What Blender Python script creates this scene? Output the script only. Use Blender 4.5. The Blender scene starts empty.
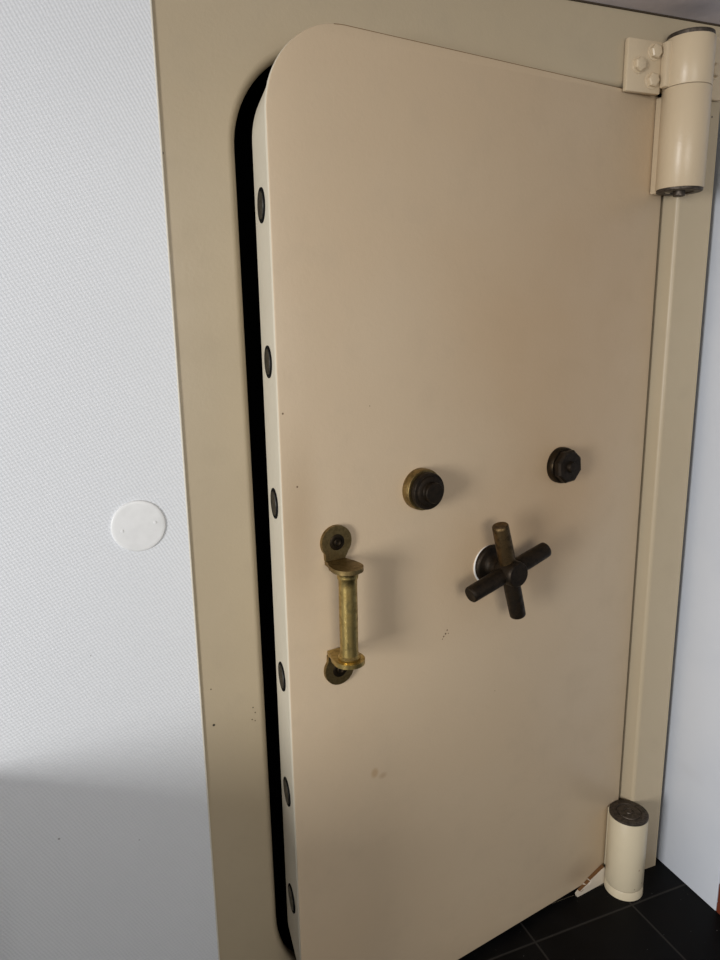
import bpy, bmesh, math, random
from mathutils import Vector, Matrix
random.seed(7)
S = bpy.context.scene
COL = S.collection
PI = math.pi

# ------------------------------------------------------------------ materials
def nt(name):
    m = bpy.data.materials.new(name); m.use_nodes = True
    t = m.node_tree; t.nodes.clear()
    out = t.nodes.new('ShaderNodeOutputMaterial')
    b = t.nodes.new('ShaderNodeBsdfPrincipled')
    t.links.new(b.outputs[0], out.inputs[0])
    return m, t, b

def N(t, kind, **kw):
    n = t.nodes.new(kind)
    for k, v in kw.items():
        if k.startswith('in_'):
            n.inputs[int(k[3:])].default_value = v
        else:
            setattr(n, k, v)
    return n

def coords(t, scale=(1, 1, 1)):
    tc = N(t, 'ShaderNodeTexCoord'); mp = N(t, 'ShaderNodeMapping')
    mp.inputs['Scale'].default_value = scale
    t.links.new(tc.outputs['Object'], mp.inputs[0])
    return mp.outputs[0]

def noise(t, vec, scale, detail=4, rough=.55):
    n = N(t, 'ShaderNodeTexNoise')
    n.inputs['Scale'].default_value = scale; n.inputs['Detail'].default_value = detail
    n.inputs['Roughness'].default_value = rough
    t.links.new(vec, n.inputs['Vector'])
    return n.outputs['Fac']

def mrange(t, val, a, b, c=0., d=1.):
    n = N(t, 'ShaderNodeMapRange', interpolation_type='SMOOTHSTEP')
    t.links.new(val, n.inputs[0])
    for i, v in enumerate((a, b, c, d)): n.inputs[i + 1].default_value = v
    return n.outputs[0]

def mixc(t, fac, a, b, mode='MIX'):
    n = N(t, 'ShaderNodeMix', data_type='RGBA', blend_type=mode)
    if isinstance(fac, float): n.inputs[0].default_value = fac
    else: t.links.new(fac, n.inputs[0])
    for i, c in ((6, a), (7, b)):
        if isinstance(c, tuple): n.inputs[i].default_value = (*c, 1)
        else: t.links.new(c, n.inputs[i])
    return n.outputs[2]

def math_(t, op, a, b=None):
    n = N(t, 'ShaderNodeMath', operation=op)
    for i, v in ((0, a), (1, b)):
        if v is None: continue
        if isinstance(v, (int, float)): n.inputs[i].default_value = v
        else: t.links.new(v, n.inputs[i])
    return n.outputs[0]

def bump(t, b, h, strength, dist):
    n = N(t, 'ShaderNodeBump'); n.inputs['Strength'].default_value = strength
    n.inputs['Distance'].default_value = dist
    t.links.new(h, n.inputs['Height']); t.links.new(n.outputs[0], b.inputs['Normal'])

def spot(t, vec, p, r, soft=.4, stretch=(1, 1, 1)):
    """soft-edged mark on the surface round an object-space point"""
    mp = N(t, 'ShaderNodeMapping', vector_type='TEXTURE')
    mp.inputs['Location'].default_value = p; mp.inputs['Scale'].default_value = stretch
    t.links.new(vec, mp.inputs[0])
    n = N(t, 'ShaderNodeVectorMath', operation='LENGTH')
    t.links.new(mp.outputs[0], n.inputs[0])
    return mrange(t, n.outputs['Value'], r * (1 - soft), r, 1., 0.)

def paint(name, base, warm, rough=.42, marks=(), stains_and_tints=()):
    m, t, b = nt(name)
    v = coords(t)
    n1 = noise(t, v, 2.2, 3); n2 = noise(t, v, 14, 5); n3 = noise(t, v, 150, 2)
    c = mixc(t, mrange(t, n1, .3, .72, 0., .45), base, warm)
    dk = tuple(x * .90 for x in base)
    c = mixc(t, mrange(t, n2, .48, .8, 0., .45), c, dk)
    for p, r, col, amt, soft, st in stains_and_tints:
        f = math_(t, 'MULTIPLY', spot(t, v, p, r, soft, st), amt)
        f = math_(t, 'MULTIPLY', f, mrange(t, n1, .25, .7, .6, 1.))
        c = mixc(t, f, c, col)
    for p, r, col in marks:
        c = mixc(t, spot(t, v, p, r, .5), c, col)
    t.links.new(c, b.inputs['Base Color'])
    b.inputs['Specular IOR Level'].default_value = .35
    t.links.new(mrange(t, n2, .3, .8, rough - .05, rough + .08), b.inputs['Roughness'])
    bump(t, b, math_(t, 'ADD', n3, math_(t, 'MULTIPLY', n2, 2.)), .12, .002)
    return m

def metal(name, c1, c2, rough, scale=60, metallic=1., amt=(.4, .65)):
    m, t, b = nt(name); v = coords(t)
    n = noise(t, v, scale, 6, .65)
    t.links.new(mixc(t, mrange(t, n, *amt), c1, c2), b.inputs['Base Color'])
    b.inputs['Metallic'].default_value = metallic
    t.links.new(mrange(t, n, .3, .7, rough, rough + .18), b.inputs['Roughness'])
    bump(t, b, n, .15, .001)
    return m

def plain(name, c, rough=.6, spec=.3):
    m, t, b = nt(name); v = coords(t)
    n = noise(t, v, 40, 4)
    t.links.new(mixc(t, mrange(t, n, .35, .75, 0., .5), c, tuple(x * .85 for x in c)), b.inputs['Base Color'])
    b.inputs['Roughness'].default_value = rough; b.inputs['Specular IOR Level'].default_value = spec
    return m

# ------------------------------------------------------------------ mesh helpers
def link(name, bm, mat, parent=None, smooth=40, bevel=0., seg=2):
    if bevel:
        es = [e for e in bm.edges if len(e.link_faces) == 2 and e.calc_face_angle(0) > math.radians(35)]
        if es:
            bmesh.ops.bevel(bm, geom=es, offset=bevel, segments=seg, profile=.5, affect='EDGES', clamp_overlap=True)
    bmesh.ops.recalc_face_normals(bm, faces=bm.faces)
    me = bpy.data.meshes.new(name); bm.to_mesh(me); bm.free()
    if smooth:
        for p in me.polygons: p.use_smooth = True
        me.set_sharp_from_angle(angle=math.radians(smooth))
    me.materials.append(mat)
    o = bpy.data.objects.new(name, me); COL.objects.link(o)
    if parent: o.parent = parent
    return o

def box(bm, x0, x1, y0, y1, z0, z1):
    r = bmesh.ops.create_cube(bm, size=1)
    for v in r['verts']:
        v.co = Vector((x0 + (v.co.x + .5) * (x1 - x0), y0 + (v.co.y + .5) * (y1 - y0), z0 + (v.co.z + .5) * (z1 - z0)))
    return r['verts']

def loft(bm, loops, cap0=True, cap1=True):
    L = [[bm.verts.new(p) for p in lp] for lp in loops]
    n = len(L[0])
    for a, b in zip(L, L[1:]):
        for i in range(n):
            j = (i + 1) % n
            bm.faces.new((a[i], a[j], b[j], b[i]))
    if cap0: bm.faces.new(L[0][::-1])
    if cap1: bm.faces.new(L[-1])
    return L

def frame_of(d):
    d = Vector(d).normalized()
    up = Vector((0, 0, 1)) if abs(d.z) < .9 else Vector((1, 0, 0))
    a = d.cross(up).normalized(); return d, a, a.cross(d).normalized()

def lathe(bm, base, d, prof, n=48, cap0=True, cap1=True, phase=0.):
    """prof: list of (distance along d, radius)"""
    d, a, b = frame_of(d); base = Vector(base)
    loops = []
    for h, r in prof:
        loops.append([base + d * h + (a * math.cos(phase + 2 * PI * i / n) + b * math.sin(phase + 2 * PI * i / n)) * max(r, 1e-5) for i in range(n)])
    loft(bm, loops, cap0, cap1)

def rrect(u0, u1, z0, z1, r, n=14):
    """rounded outline, r = (top left, top right, bottom right, bottom left)"""
    pts = []
    for (cx, cz, rr, a0) in ((u0 + r[0], z1 - r[0], r[0], PI), (u1 - r[1], z1 - r[1], r[1], PI / 2),
                             (u1 - r[2], z0 + r[2], r[2], 0), (u0 + r[3], z0 + r[3], r[3], -PI / 2)):
        for i in range(n + 1):
            a = a0 - (PI / 2) * i / n
            pts.append((cx + rr * math.cos(a), cz + rr * math.sin(a)))
    return pts

def thing(name, label, cat, loc=(0, 0, 0), rotz=0., group=None):
    o = bpy.data.objects.new(name, None); COL.objects.link(o)
    o.empty_display_size = .1
    o.location = loc; o.rotation_euler = (0, 0, rotz)
    o['label'] = label; o['category'] = cat; o['kind'] = 'thing'
    if group: o['group'] = group
    return o

def struct(o):
    o['kind'] = 'structure'; return o

# ------------------------------------------------------------------ key dimensions (metres)
YW = 1.2965                     # face of the papered wall
YF = 1.30                       # face of the steel surround
AX, AY = 1.2417, 1.2719         # hinge axis
ANG = math.radians(10.0888)     # how far the door stands open
UA, OA = .1359, .05             # hinge axis in door coordinates
RB = .0486                      # barrel radius
ZC = 2.106

# door coordinates: u to the hinge side, o = out of the front face, z up -> root-local
def D(u, o, z): return Vector((u - UA, OA - o, z))
OUT = Vector((0, -1, 0))
ca, sa = math.cos(ANG), math.sin(ANG)

BR = (.11, .065, .03)   # brown grime
door_marks = []
for (u, z, r) in ((-.437, .870, .0022), (-.441, .863, .0026), (-.446, .858, .0024), (-.434, .862, .0016), (-.449, .853, .0016),
                  (-.771, 1.221, .0022), (-.793, 1.35, .0022), (-.62, 1.35, .0012), (-.30, .69, .0012)):
    door_marks.append((tuple(D(u, 0, z)), r, BR))
WARM = (.47, .31, .165)
door_stains_warm_light = [
    (tuple(D(-.13, 0, 1.16)), .26, WARM, .55, 1., (1, 1, 1.2)),
    (tuple(D(-.33, 0, 1.02)), .25, WARM, .5, 1., (1, 1, 1)),
    (tuple(D(-.14, 0, 1.45)), .52, WARM, .55, 1., (1, 1, 1.3)),  # broad warm light on the upper right, painted into the colour
    (tuple(D(-.77, 0, 1.16)), .10, (.36, .25, .14), .5, 1., (.6, 1, 2.2)),
    (tuple(D(-.62, 0, .605)), .015, (.42, .28, .15), .8, .7, (.8, 1, 1)),
    (tuple(D(-.60, 0, .592)), .014, (.40, .28, .17), .7, .8, (1, 1, .7)),
    (tuple(D(.02, 0, .07)), .08, (.30, .21, .13), .5, 1., (1, 1, .8)),
]
M = {}
M['door'] = paint('door_paint', (.56, .445, .305), (.54, .41, .265), .40, door_marks, door_stains_warm_light)
M['edge'] = paint('door_lit_edge_paint', (.62, .57, .455), (.58, .52, .40), .45)  # lighter than the front: brightness of the lit side put into the colour
fr_marks = [((.191, YF, .722), .0034, (.02, .015, .01)), ((.170, YF, 1.776), .003, (.10, .08, .05)),
            ((.271, YF, .742), .002, (.08, .06, .03)), ((.275, YF, .730), .002, (.08, .06, .03)),
            ((.268, YF, .716), .002, (.08, .06, .03)), ((.274, YF, .712), .0018, (.08, .06, .03)),
            ((.190, YF, .80), .002, (.12, .09, .05)), ((1.358, YF, 1.925), .003, (.1, .08, .06))]
fr_marks = [((p[0] - .75, p[1] - YF, p[2]), r, c) for p, r, c in fr_marks]
M['frame'] = paint('frame_paint', (.435, .362, .25), (.41, .33, .215), .38, fr_marks,
                   [((.2 - .75, 0, .15), .35, (.36, .30, .19), .25, 1., (1, 1, 1.2)), ((1.33 - .75, 0, .06), .12, (.34, .27, .19), .6, 1., (1, 1, 1))])
M['hinge'] = paint('hinge_paint', (.56, .455, .31), (.53, .42, .28), .33)
M['lowhinge'] = paint('lower_hinge_paint', (.56, .49, .35), (.53, .45, .31), .36,
                      [(tuple(D(.12, .095, .035)), .002, BR), (tuple(D(.145, .098, .045)), .0025, BR), (tuple(D(.128, .098, .02)), .004, (.28, .2, .13)),
                       (tuple(D(.15, .096, .015)), .004, (.28, .2, .13)), (tuple(D(.13, .098, .09)), .004, (.40, .30, .2))],
                      [(tuple(D(.1359, .09, .0)), .06, (.40, .32, .22), .7, 1., (1, 1, .7))])
M['brass'] = metal('aged_brass', (.52, .39, .145), (.33, .235, .08), .30, 90)
M['bronze'] = metal('dark_bronze', (.15, .098, .045), (.07, .046, .022), .36, 70)
M['bronze_foot'] = metal('tarnished_brass', (.30, .215, .09), (.17, .12, .05), .36, 80)
M['black_bronze'] = metal('blackened_bronze', (.026, .017, .009), (.013, .009, .005), .42, 80, .7)
M['dark_lock'] = metal('brown_black_bronze', (.036, .024, .012), (.017, .012, .007), .38, 80, .85)
M['cap'] = metal('hinge_cap_steel', (.10, .082, .066), (.055, .045, .036), .45, 120, .8)
M['steel'] = metal('bolt_steel', (.10, .098, .09), (.05, .048, .043), .35, 120)
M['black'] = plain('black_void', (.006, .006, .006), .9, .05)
M['darkline'] = plain('shadow_line', (.06, .045, .03), .8, .1)
M['brown_rim'] = plain('brown_top_rim', (.20, .125, .06), .7, .1)  # brown along the top rim of the front plate
M['chip'] = paint('chipped_paint', (.58, .52, .42), (.42, .34, .25), .7,
                  [], [])
M['chip_edge'] = plain('bare_brown_edge', (.17, .085, .035), .8, .1)
M['plastic'] = plain('white_plastic', (.76, .77, .765), .35, .4)
M['ceil'] = plain('ceiling_paint', (.60, .55, .56), .8, .1)
M['redwood'] = plain('red_brown_wood', (.16, .035, .015), .5, .3)
M['beadmat'] = plain('cream_edge_bead', (.66, .62, .52), .5, .3)
M['wornwhite'] = plain('worn_white_ring', (.80, .78, .74), .5, .3)

# textured wallpaper: small raised lozenges in slanted rows
m, t, b = nt('textured_wallpaper'); v = coords(t)
sx = N(t, 'ShaderNodeSeparateXYZ'); t.links.new(v, sx.inputs[0])
X, Z = sx.outputs[0], sx.outputs[2]
n = noise(t, v, 30, 3)
wob = math_(t, 'ADD', math_(t, 'MULTIPLY', n, 2.2), math_(t, 'MULTIPLY', noise(t, v, 110, 2), 1.6))
p = math_(t, 'ADD', math_(t, 'MULTIPLY', math_(t, 'ADD', math_(t, 'MULTIPLY', X, .42), Z), 2 * PI / .0082), wob)
q = math_(t, 'ADD', math_(t, 'MULTIPLY', math_(t, 'SUBTRACT', X, math_(t, 'MULTIPLY', Z, .38)), 2 * PI / .0098), wob)
h = math_(t, 'MULTIPLY', math_(t, 'SINE', p), math_(t, 'SINE', q))
h = math_(t, 'ADD', h, math_(t, 'MULTIPLY', noise(t, v, 260, 2), .5))
big = noise(t, v, 3, 3)
c = mixc(t, mrange(t, h, -.8, .9, 0., 1.), (.665, .69, .715), (.705, .725, .745))
c = mixc(t, mrange(t, big, .35, .75, 0., .18), c, (.64, .66, .68))
for (px, pz, r) in ((-.105, .60, .0028), (.03, .555, .0016), (-.02, .94, .0016)):
    c = mixc(t, spot(t, v, (px * 1.045, YW, 1.5 - (1.5 - pz) * 1.045), r, .5), c, (.35, .35, .35))
t.links.new(c, b.inputs['Base Color']); b.inputs['Roughness'].default_value = .6
b.inputs['Specular IOR Level'].default_value = .25
bump(t, b, h, .28, .001)
M['paper'] = m

m, t, b = nt('blue_white_wall'); v = coords(t)
n = noise(t, v, 3, 4); n2 = noise(t, v, 60, 3)
c = mixc(t, mrange(t, n, .35, .7), (.61, .65, .715), (.65, .685, .74))
c = mixc(t, math_(t, 'MULTIPLY', spot(t, v, (1.4025, 1.24, .33), .05, 1., (1, 1.4, .6)), .18), c, (.5, .52, .56))
t.links.new(c, b.inputs['Base Color']); b.inputs['Roughness'].default_value = .55
bump(t, b, n2, .1, .002)
M['rwall'] = m

# black slate tiles, 30 cm, thin grey joints
m, t, b = nt('black_slate_tiles'); v = coords(t)
sx = N(t, 'ShaderNodeSeparateXYZ'); t.links.new(v, sx.inputs[0])
def joint(o, off, w):
    a = math_(t, 'FRACT', math_(t, 'DIVIDE', math_(t, 'SUBTRACT', o, off - 6.0), .30))
    d = math_(t, 'ABSOLUTE', math_(t, 'SUBTRACT', a, .5))
    return mrange(t, d, .5 - w / .30, .5 - w / .30 * .4, 0., 1.)
j = math_(t, 'MAXIMUM', joint(sx.outputs[0], .921, .0035), joint(sx.outputs[1], 1.216, .0035))
n = noise(t, v, 9, 6, .65); fl = noise(t, v, 130, 2)
c = mixc(t, mrange(t, n, .35, .75), (.0028, .0028, .003), (.0065, .006, .0058))
c = mixc(t, math_(t, 'MULTIPLY', j, .7), c, (.042, .038, .034))
c = mixc(t, mrange(t, fl, .745, .765), c, (.16, .155, .15))
t.links.new(c, b.inputs['Base Color'])
t.links.new(mrange(t, n, .3, .7, .42, .62), b.inputs['Roughness'])
b.inputs['Specular IOR Level'].default_value = .10
bump(t, b, math_(t, 'SUBTRACT', n, j), .25, .003)
M['floor'] = m

# ------------------------------------------------------------------ the setting
bm = bmesh.new(); box(bm, -2.2, 2.2, -2.4, 2.05, -.06, 0)
struct(link('floor', bm, M['floor'], smooth=0))
bm = bmesh.new(); box(bm, -2.2, 2.2, -2.4, YF, ZC, ZC + .06)
struct(link('ceiling', bm, M['ceil'], smooth=0))
bm = bmesh.new(); box(bm, -.62, .1682, YW, YF - .0004, 0, ZC)
struct(link('wall_left', bm, M['paper'], smooth=0))
bm = bmesh.new(); box(bm, .1668, .1700, YW - .0010, YW + .0025, 0, ZC)
struct(link('trim_1', bm, M['beadmat'], smooth=0, bevel=.0012))
# low boxed ledge against the left wall, unseen, placed and sized to shade wall and lower door
bm = bmesh.new(); box(bm, -.62, -.275, .58, YW, 0, .745)
struct(link('shade_ledge', bm, M['plastic'], smooth=0, bevel=.004))
bm = bmesh.new(); box(bm, 1.4025, 1.46, 1.1170, 1.345, 0, ZC)
struct(link('wall_right', bm, M['rwall'], smooth=30, bevel=.003))
bm = bmesh.new(); box(bm, .1702, 1.40, 1.2965, YF, ZC - .0028, ZC)  # dark strip standing in for the shadow line under the ceiling
struct(link('shadow_strip', bm, M['darkline'], smooth=0))
bm = bmesh.new(); box(bm, 1.4028, 1.52, 1.00, 1.1165, 0, .030); box(bm, 1.4034, 1.52, 1.01, 1.1163, .030, .085)
struct(link('baseboard_right', bm, M['redwood'], smooth=0, bevel=.003))
# dark room behind the opening
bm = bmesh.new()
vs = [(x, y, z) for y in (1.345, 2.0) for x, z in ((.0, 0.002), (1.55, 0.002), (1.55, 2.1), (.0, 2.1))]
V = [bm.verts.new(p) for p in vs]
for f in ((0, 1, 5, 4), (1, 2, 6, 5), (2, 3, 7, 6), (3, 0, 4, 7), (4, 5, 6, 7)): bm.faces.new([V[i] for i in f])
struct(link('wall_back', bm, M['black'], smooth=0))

# ------------------------------------------------------------------ steel surround
fr = thing('steel_vault_surround', 'cream painted steel frame surrounding the ajar vault door', 'door frame', (.75, YF, 0))
inv = Vector((-.75, -YF, 0))
bm = bmesh.new()
RL, RH = .016, .010          # edge rounding, lock side and hinge side
def opening(k, y, flare=0.):
    """k: 1 at the face, 0 at the inner end of the rounding"""
    ml, mh = RL * k + flare, RH * k - flare
    o = rrect(.3000 - ml, 1.278 + mh, -.01, 1.9635 + ml, (.172 + ml, .008 + ml, .008, .23 + ml), 18)
    return [Vector((x - (.008 * max(0, z - 1.0) if x < .6 else 0), y(x) if callable(y) else y, max(z, .0003))) + inv for x, z in o]
loops = []
for i in range(9):
    a = (PI / 2) * i / 8
    loops.append(opening(1 - math.sin(a), lambda x, a=a: YF + (RH if x > .8 else RL) * (1 - math.cos(a))))
loops.append(opening(0, 1.345, .012))
L = loft(bm, loops, False, False)
low = [f for f in bm.faces if all(v.co.z < .0004 for v in f.verts)]
bmesh.ops.delete(bm, geom=low, context='FACES_ONLY')
ov = [bm.verts.new(Vector(p) + inv) for p in ((.02, YF, 0), (1.379, YF, 0), (1.379, YF, ZC - .001), (.02, YF, ZC - .001))]
oe = [bm.edges.new((ov[i], ov[(i + 1) % 4])) for i in range(4)]
ie = [bm.edges.get((L[0][i], L[0][(i + 1) % len(L[0])])) or bm.edges.new((L[0][i], L[0][(i + 1) % len(L[0])])) for i in range(len(L[0]))]
bmesh.ops.triangle_fill(bm, use_beauty=True, use_dissolve=False, edges=oe + ie)
# outer return at the right
rv = [bm.verts.new(Vector(p) + inv) for p in ((1.379, YF + .04, 0), (1.379, YF + .04, ZC - .001))]
bm.faces.new((ov[1], rv[0], rv[1], ov[2]))
fpl = link('frame_plate', bm, M['frame'], fr, smooth=50)

def F(x, y, z): return Vector((x, y, z)) + inv
# upper bracket with its bolts and fixed barrel
bm = bmesh.new()
box(bm, 1.104 - .75, 1.1925 - .75, 1.284 - YF, 1.2955 - YF, 1.951, 2.050)
box(bm, 1.107 - .75, 1.1915 - .75, 1.2950 - YF, -.0004, 1.9635, 2.047)
br = link('hinge_bracket', bm, M['hinge'], fr, bevel=.003)
bm = bmesh.new(); box(bm, 1.188 - .75, 1.222 - .75, 1.266 - YF, 1.2845 - YF, 1.9615, 2.048)
link('bracket_rib', bm, M['hinge'], br, bevel=.004)
bm = bmesh.new(); box(bm, 1.292 - .75, 1.368 - .75, 1.287 - YF, -.0005, 1.955, 2.078)
br2 = link('hinge_bracket', bm, M['hinge'], fr, bevel=.003)
def hexbolt(x, z, par, ph):
    bm = bmesh.new()
    lathe(bm, F(x, 1.2843, z), OUT, [(0, .0165), (.0015, .0165), (.002, .0155)], 32)
    lathe(bm, F(x, 1.2837, z), OUT, [(0, .0138), (.008, .0138), (.0105, .0115), (.0118, .006)], 6, phase=ph)
    link('hex_bolt', bm, M['hinge'], par, smooth=25, bevel=.0008)
for x, z, ph in ((1.171, 2.029, .2), (1.132, 2.001, .5), (1.168, 1.975, .1)): hexbolt(x, z, br, ph)
hexbolt(1.336, 2.010, br2, .3)
bm = bmesh.new()
TX, TY = AX + .0053, AY - .0059
lathe(bm, F(TX, TY, 0), (0, 0, 1), [(1.9615, RB - .0008), (1.963, RB), (2.052, RB), (2.054, RB - .001)], 72)
kn = link('hinge_barrel', bm, M['hinge'], fr)
bm = bmesh.new()
lathe(bm, F(TX, TY, 0), (0, 0, 1), [(2.0535, RB - .0035), (2.0575, RB - .0022), (2.0625, RB - .003), (2.064, RB - .007), (2.064, .012), (2.062, .010)], 72)
link('barrel_cap', bm, M['cap'], kn)
# lower fixed barrel foot on the floor and its chipped foot plate
bm = bmesh.new()
lathe(bm, F(AX, AY, 0), (0, 0, 1), [(.0005, RB + .0006), (.022, RB + .0002), (.0245, RB - .001)], 72)
link('hinge_foot', bm, M['lowhinge'], fr)
DV = Vector((math.cos(ANG), math.sin(ANG), 0)); DO = Vector((math.sin(ANG), -math.cos(ANG), 0))
def DW(u, o, z): return Vector((AX, AY, z)) + DV * (u - UA) + DO * (o - OA) + inv
random.seed(3)
prof = [(.006, .001), (.004, .010), (.012, .016), (.024, .020), (.034, .026), (.044, .025), (.052, .033), (.066, .037), (.082, .044), (.104, .050), (.104, .001)]
lps = []
for oo in (.0008, .004, .007, .0082):
    k = 1. if oo < .0075 else .86
    lps.append([DW(u + (random.uniform(-.0015, .0015) if 0 < i < 9 else 0), oo + (random.uniform(-.001, .001) if oo > .003 and z > .002 else 0) + .004 * (u / .1) * (oo / .008), max(.001, z * k)) for i, (u, z) in enumerate(prof)])
loft(bm := bmesh.new(), lps)
cp = link('chipped_foot_plate', bm, M['chip'], fr, smooth=20)
bm = bmesh.new()
for (u0, z0, u1, z1, w) in ((.012, .0165, .050, .030, .0012), (.050, .033, .104, .0505, .0016), (.016, .012, .040, .0185, .0022), (.060, .012, .064, .026, .0035), (.068, .016, .075, .024, .003)):
    d = Vector((u1 - u0, z1 - z0)).normalized(); nx, nz = -d.y * w, d.x * w
    q = [(u0, z0), (u1 - nx * .2, z1 - nz * .2), (u1 + nx * .8, z1 + nz * .8), (u0 + nx * .5, z0 + nz * .5)]
    loft(bm, [[DW(u, .0008, z) for u, z in q], [DW(min(u, .103), .0090 + .0016 * u / .1, z) for u, z in q]])
link('bare_brown_edge', bm, M['chip_edge'], cp, smooth=0)['label'] = 'brown bare edge of the chipped paint'

# ------------------------------------------------------------------ the vault door
dr = thing('vault_door_assembly', 'heavy cream vault door ajar, with bronze locks, brass pull and four-armed handle', 'vault door', (AX, AY, 0), ANG)

def olp(u0, u1, z0, z1, r, o): return [D(u, o, z) for u, z in rrect(u0, u1, z0, z1, r, 20)]
U0, U1, Z0, Z1 = -.80, .158, .020, 1.960
R = (.145, .03, .03, .17)
bm = bmesh.new()
def ring(i, o): return olp(U0 + i, U1 - i, Z0 + i, Z1 - i, tuple(max(r - i, .001) for r in R), o)
loft(bm, [ring(.0014, -.009), ring(0, -.0085), ring(0, -.0018), ring(.0005, -.0005), ring(.0018, 0)])
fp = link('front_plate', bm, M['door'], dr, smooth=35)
fp.data.materials.append(M['edge']); fp.data.materials.append(M['brown_rim'])
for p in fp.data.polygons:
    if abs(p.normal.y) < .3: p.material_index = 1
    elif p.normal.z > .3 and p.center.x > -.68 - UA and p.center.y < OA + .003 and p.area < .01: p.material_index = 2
bm = bmesh.new()
loft(bm, [olp(-.7975, .150, .060, 1.955, (.143, .03, .03, .14), -.0089),
          olp(-.7735, .110, .098, 1.932, (.135, .04, .04, .14), -.118),
          olp(-.7715, .108, .100, 1.930, (.133, .04, .04, .14), -.120),
          olp(-.742, .085, .125, 1.900, (.12, .04, .04, .12), -.1205),
          olp(-.72, .06, .145, 1.880, (.11, .04, .04, .11), -.21)])
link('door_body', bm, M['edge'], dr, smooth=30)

nb = Vector((-.973, .229, 0)).normalized()      # normal of the tapered edge (root-local: x=u, y=depth)
for z in (1.689, 1.433, 1.180, .838, .588, .338):
    tt = .066
    c0 = D(-.7975 + .024 * (tt - .018) / .1, -tt, z)
    bm = bmesh.new()
    lathe(bm, c0 - nb * .01, nb, [(0, .0228), (.0104, .0228), (.0118, .0215), (.0122, .012), (.0122, .001)], 40)
    bo = link('locking_bolt', bm, M['steel'], dr)
    bm = bmesh.new()
    lathe(bm, c0 - nb * .006, nb, [(0, .0280), (.0066, .0280), (.0070, .0272), (.0070, .0232), (.003, .0230)], 40, True, False)
    link('bolt_socket', bm, M['black'], bo)

# hinge barrels that turn with the door
def barrel(z0, z1, mat, low):
    uu, oo = (UA, OA) if low else (UA + .0042, OA + .0067)
    bm = bmesh.new()
    lathe(bm, D(uu, oo, 0), (0, 0, 1), [(z0, RB - .001), (z0 + .0015, RB), (z1 - .0015, RB), (z1, RB - .001)], 72)
    k = link('hinge_barrel', bm, mat, dr)
    bm = bmesh.new()
    v = box(bm, (.113 if low else .116) - UA, .146 - UA, OA - .034, OA - .0004, z0 + (.02 if low else -.004), z1 - (.004 if low else .006))
    link('hinge_leaf', bm, mat, k, bevel=.003)
    bm = bmesh.new()
    if low:
        lathe(bm, D(UA, OA, 0), (0, 0, 1), [(z1 - .004, RB + .0004), (z1 + .001, RB + .0004), (z1 + .002, RB - .001), (z1 + .0022, .0325), (z1 + .0006, .0315), (z1 + .0006, .0295), (z1 + .0026, .0285), (z1 + .003, .013), (z1 + .0015, .012), (z1 + .0015, .009), (z1 + .004, .008), (z1 + .0042, .001)], 72)
    else:
        lathe(bm, D(uu, oo, 0), (0, 0, 1), [(z0 + .001, RB - .002), (z0 - .0045, RB - .002), (z0 - .0055, RB - .004), (z0 - .0055, .030), (z0 - .003, .028), (z0 - .003, .0125), (z0 - .013, .012), (z0 - .014, .010), (z0 - .014, .001)], 72)
    link('barrel_cap', bm, M['cap'], k)['label'] = 'dark ringed metal cap of the hinge barrel'
barrel(1.7640, 1.9605, M['hinge'], False)
barrel(.0255, .2300, M['lowhinge'], True)

# brass pull handle
UH = -.703
bm = bmesh.new()
prof = [(.9005, .019), (.903, .0205), (.906, .0205), (.909, .0170), (.93, .0165), (.985, .0169), (1.04, .0166), (1.053, .0170), (1.056, .0186), (1.0600, .0192), (1.063, .0188), (1.066, .0205), (1.0698, .0215)]
lathe(bm, D(UH, .05, 0), (0, 0, 1), prof, 56)
pull = link('pull_handle', bm, M['brass'], dr)
pull['label'] = 'worn brass pull handle bar'
def foot(zc, zt0, zt1, sgn):
    """round wall foot, neck and the tongue that carries the bar end"""
    # tongue: horizontal plate with round end
    pts = []
    w = .0285
    pts += [(-w * .66, .001), (w * .70, .001), (w * .80, .018), (w * .93, .030)]
    for i in range(25):
        a = -.15 + (PI + .30) * i / 24
        pts.append((w * math.cos(a), .050 + w * math.sin(a)))
    pts += [(-w * .93, .030), (-w * .74, .018)]
    bm = bmesh.new()
    loft(bm, [[D(UH + x, o, zt0) for x, o in pts], [D(UH + x, o, zt1) for x, o in pts]])
    tongue = link('handle_arm', bm, M['bronze_foot'] if sgn > 0 else M['brass'], pull, bevel=.0012)
    bm = bmesh.new()
    # foot plate: disc joined to a neck that reaches the tongue, as one outline
    uc = UH + .004
    out = []
    rr = .031
    a0 = math.radians(52)
    for i in range(41):
        a = -PI / 2 + a0 + (2 * PI - 2 * a0) * i / 40
        out.append((uc + rr * math.cos(a), zc + sgn * rr * math.sin(a)))
    zt = zt1 if sgn > 0 else zt0
    out.append((UH - .0195, zt)); out.append((UH + .0205, zt))
    loft(bm, [[D(u, 0, z) for u, z in out], [D(u, .0075, z) for u, z in out]])
    ft = link('handle_foot', bm, M['bronze_foot'], pull, bevel=.0015)
    bm = bmesh.new()
    lathe(bm, D(uc, .0074, zc), OUT, [(0, .0150), (.0008, .0150), (.0014, .0142), (.0014, .0095), (.0004, .0090), (.0004, .0075), (.003, .0070), (.0042, .005), (.003, .0035), (.003, .001)], 40)
    link('foot_screw', bm, M['dark_lock'], pull)
foot(1.110, 1.0695, 1.0775, 1)
foot(.860, .8925, .9010, -1)

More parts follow.
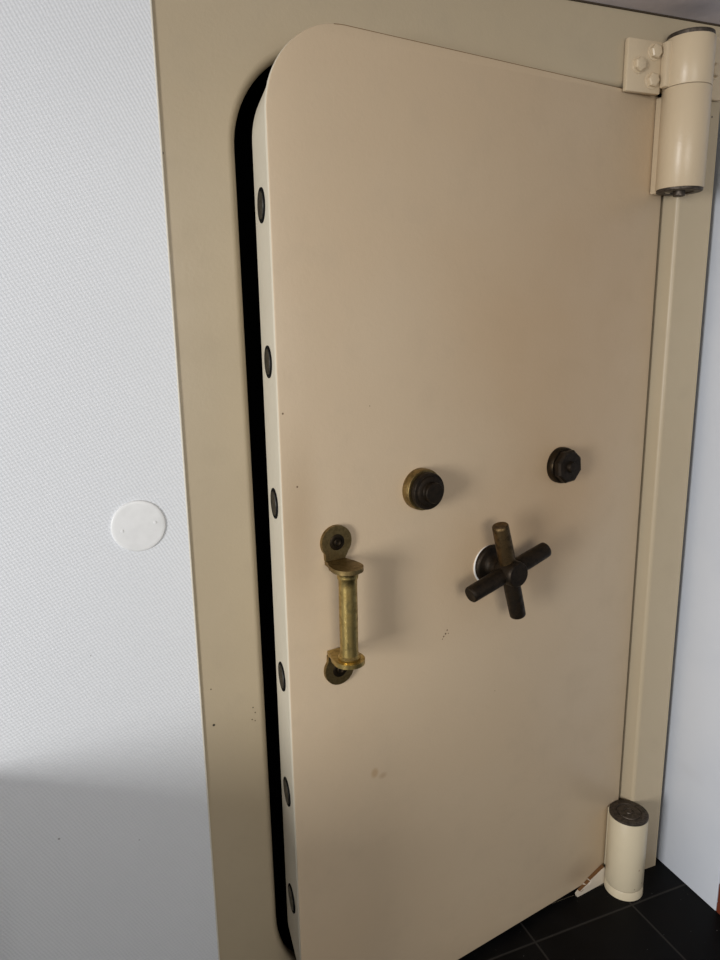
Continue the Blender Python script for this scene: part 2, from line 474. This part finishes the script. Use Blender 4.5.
# combination dial
UD, ZD = -.509, 1.1825
bm = bmesh.new()
lathe(bm, D(UD, 0, ZD), OUT, [(0, .0405), (.004, .0408), (.017, .0402), (.019, .039), (.019, .034)], 64)
dial = link('combination_dial', bm, M['bronze_foot'], dr)
bm = bmesh.new()
pr = [(.0185, .0335), (.022, .0335), (.0225, .0355), (.031, .0358), (.033, .0345), (.0335, .030), (.036, .0295), (.0375, .027), (.0378, .0175)]
lathe(bm, D(UD, 0, ZD), OUT, pr, 64)
link('dial_ring', bm, M['black_bronze'], dial)
bm = bmesh.new()
lathe(bm, D(UD, 0, ZD), OUT, [(.0372, .0200), (.040, .0185), (.045, .0180), (.0480, .0200), (.0500, .0190), (.0506, .001)], 48)
link('dial_knob', bm, M['black_bronze'], dial)

# second lock: round base with a faceted cap
UL, ZL = -.127, 1.1835
bm = bmesh.new()
lathe(bm, D(UL, 0, ZL), OUT, [(0, .0395), (.003, .0400), (.013, .0398), (.016, .038), (.0165, .033)], 64)
lk = link('lock_cover', bm, M['dark_lock'], dr)
bm = bmesh.new()
lathe(bm, D(UL, 0, ZL), OUT, [(.016, .0345), (.018, .037), (.029, .037), (.033, .033), (.0335, .012)], 8, phase=.3)
link('lock_cap', bm, M['black_bronze'], lk, smooth=25, bevel=.001)
bm = bmesh.new()
lathe(bm, D(UL, 0, ZL), OUT, [(.033, .013), (.037, .0125), (.041, .011), (.0415, .001)], 32)
link('lock_knob', bm, M['black_bronze'], lk)

# four-armed handle
UW, ZW = -.325, .9935
bm = bmesh.new()
lathe(bm, D(UW, 0, ZW), OUT, [(.0028, .0420), (.009, .0420), (.0115, .040), (.0125, .036), (.0135, .027), (.016, .0225), (.022, .020), (.038, .019)], 64)
wh = link('turning_handle', bm, M['black_bronze'], dr)
wh['label'] = 'blackened bronze four-armed turning handle'
bm = bmesh.new()
lathe(bm, D(UW - .0012, 0, ZW - .0014), OUT, [(0, .0427), (.0024, .0427), (.0027, .0420)], 64)
link('worn_ring', bm, M['wornwhite'], wh)['label'] = 'thin white worn ring behind the handle'
bm = bmesh.new()
lathe(bm, D(UW, 0, ZW), OUT, [(.034, .0195), (.040, .0250), (.046, .0270), (.080, .0270), (.087, .0255), (.089, .0235), (.0895, .001)], 56)
link('hub', bm, M['black_bronze'], wh)
th = math.radians(15.5)
for k in range(4):
    a = th + k * PI / 2
    d = Vector((math.cos(a), 0, math.sin(a)))
    bm = bmesh.new()
    lathe(bm, D(UW, .060, ZW), d, [(.012, .0172), (.05, .0176), (.100, .0170), (.1055, .0166), (.1072, .0150), (.1066, .0120), (.106, .001)], 40)
    link('spoke', bm, M['bronze'] if k == 1 else M['black_bronze'], wh)

# ------------------------------------------------------------------ round blank plate on the left wall
cx, cz = .0812, 1.1472
cv = thing('cover_plate', 'round white blank cover plate screwed to the textured white wall', 'cover plate', (cx, YW, cz))
bm = bmesh.new()
lathe(bm, (0, 0, 0), OUT, [(-.001, .0474), (.0014, .0474), (.0026, .0468), (.0033, .0454), (.0035, .041), (.0035, .001)], 96)
link('plate', bm, M['plastic'], cv)
for x, z in ((.029, .0035), (-.0285, -.0055)):
    bm = bmesh.new()
    lathe(bm, (x, -.0033, z), OUT, [(0, .0028), (.0009, .0026), (.0014, .0018), (.0012, .0008), (.0010, .0001)], 24)
    link('plate_screw', bm, M['plastic'], cv)

# ------------------------------------------------------------------ light
def area(name, loc, target, sx_, sy_, power, col, spread=180):
    l = bpy.data.lights.new(name, 'AREA'); l.shape = 'RECTANGLE'; l.size = sx_; l.size_y = sy_
    l.energy = power; l.color = col; l.spread = math.radians(spread)
    o = bpy.data.objects.new(name, l); COL.objects.link(o)
    o.location = loc
    o.rotation_euler = (Vector(target) - Vector(loc)).to_track_quat('-Z', 'Y').to_euler()
    return o
area('window_light', (-4.4, -1.92, 1.50), (.5, 1.25, 1.15), 1.15, 2.0, 232, (1., .985, .97))
area('fill_light', (.1, -2.2, 1.6), (.5, 1.2, 1.0), 1.4, 1.1, 36, (1., .96, .90))  # added fill from behind the camera, evens out the door

w = bpy.data.worlds.new('World'); S.world = w; w.use_nodes = True
bg = w.node_tree.nodes['Background']; bg.inputs[0].default_value = (.80, .86, 1., 1); bg.inputs[1].default_value = .24

# ------------------------------------------------------------------ camera
cam = bpy.data.cameras.new('Camera'); co = bpy.data.objects.new('Camera', cam); COL.objects.link(co)
cam.sensor_fit = 'VERTICAL'; cam.sensor_height = 36.; cam.lens = 36. * 715. / 960.
cam.clip_start = .02
Rr = [[0.9291717519936056, -0.09519007129654788, 0.357181614341628], [-0.3692835097228337, -0.1961229945474087, 0.9083861846464545], [-0.016417817879337375, -0.9759480628272772, -0.21738407006900412]]
mt = Matrix([[Rr[i][0], -Rr[i][1], -Rr[i][2]] for i in range(3)])
co.matrix_world = Matrix.Translation((0, 0, 1.5)) @ mt.to_4x4()
S.camera = co
S.view_settings.view_transform = 'Standard'
S.view_settings.look = 'None'
S.view_settings.exposure = 0.
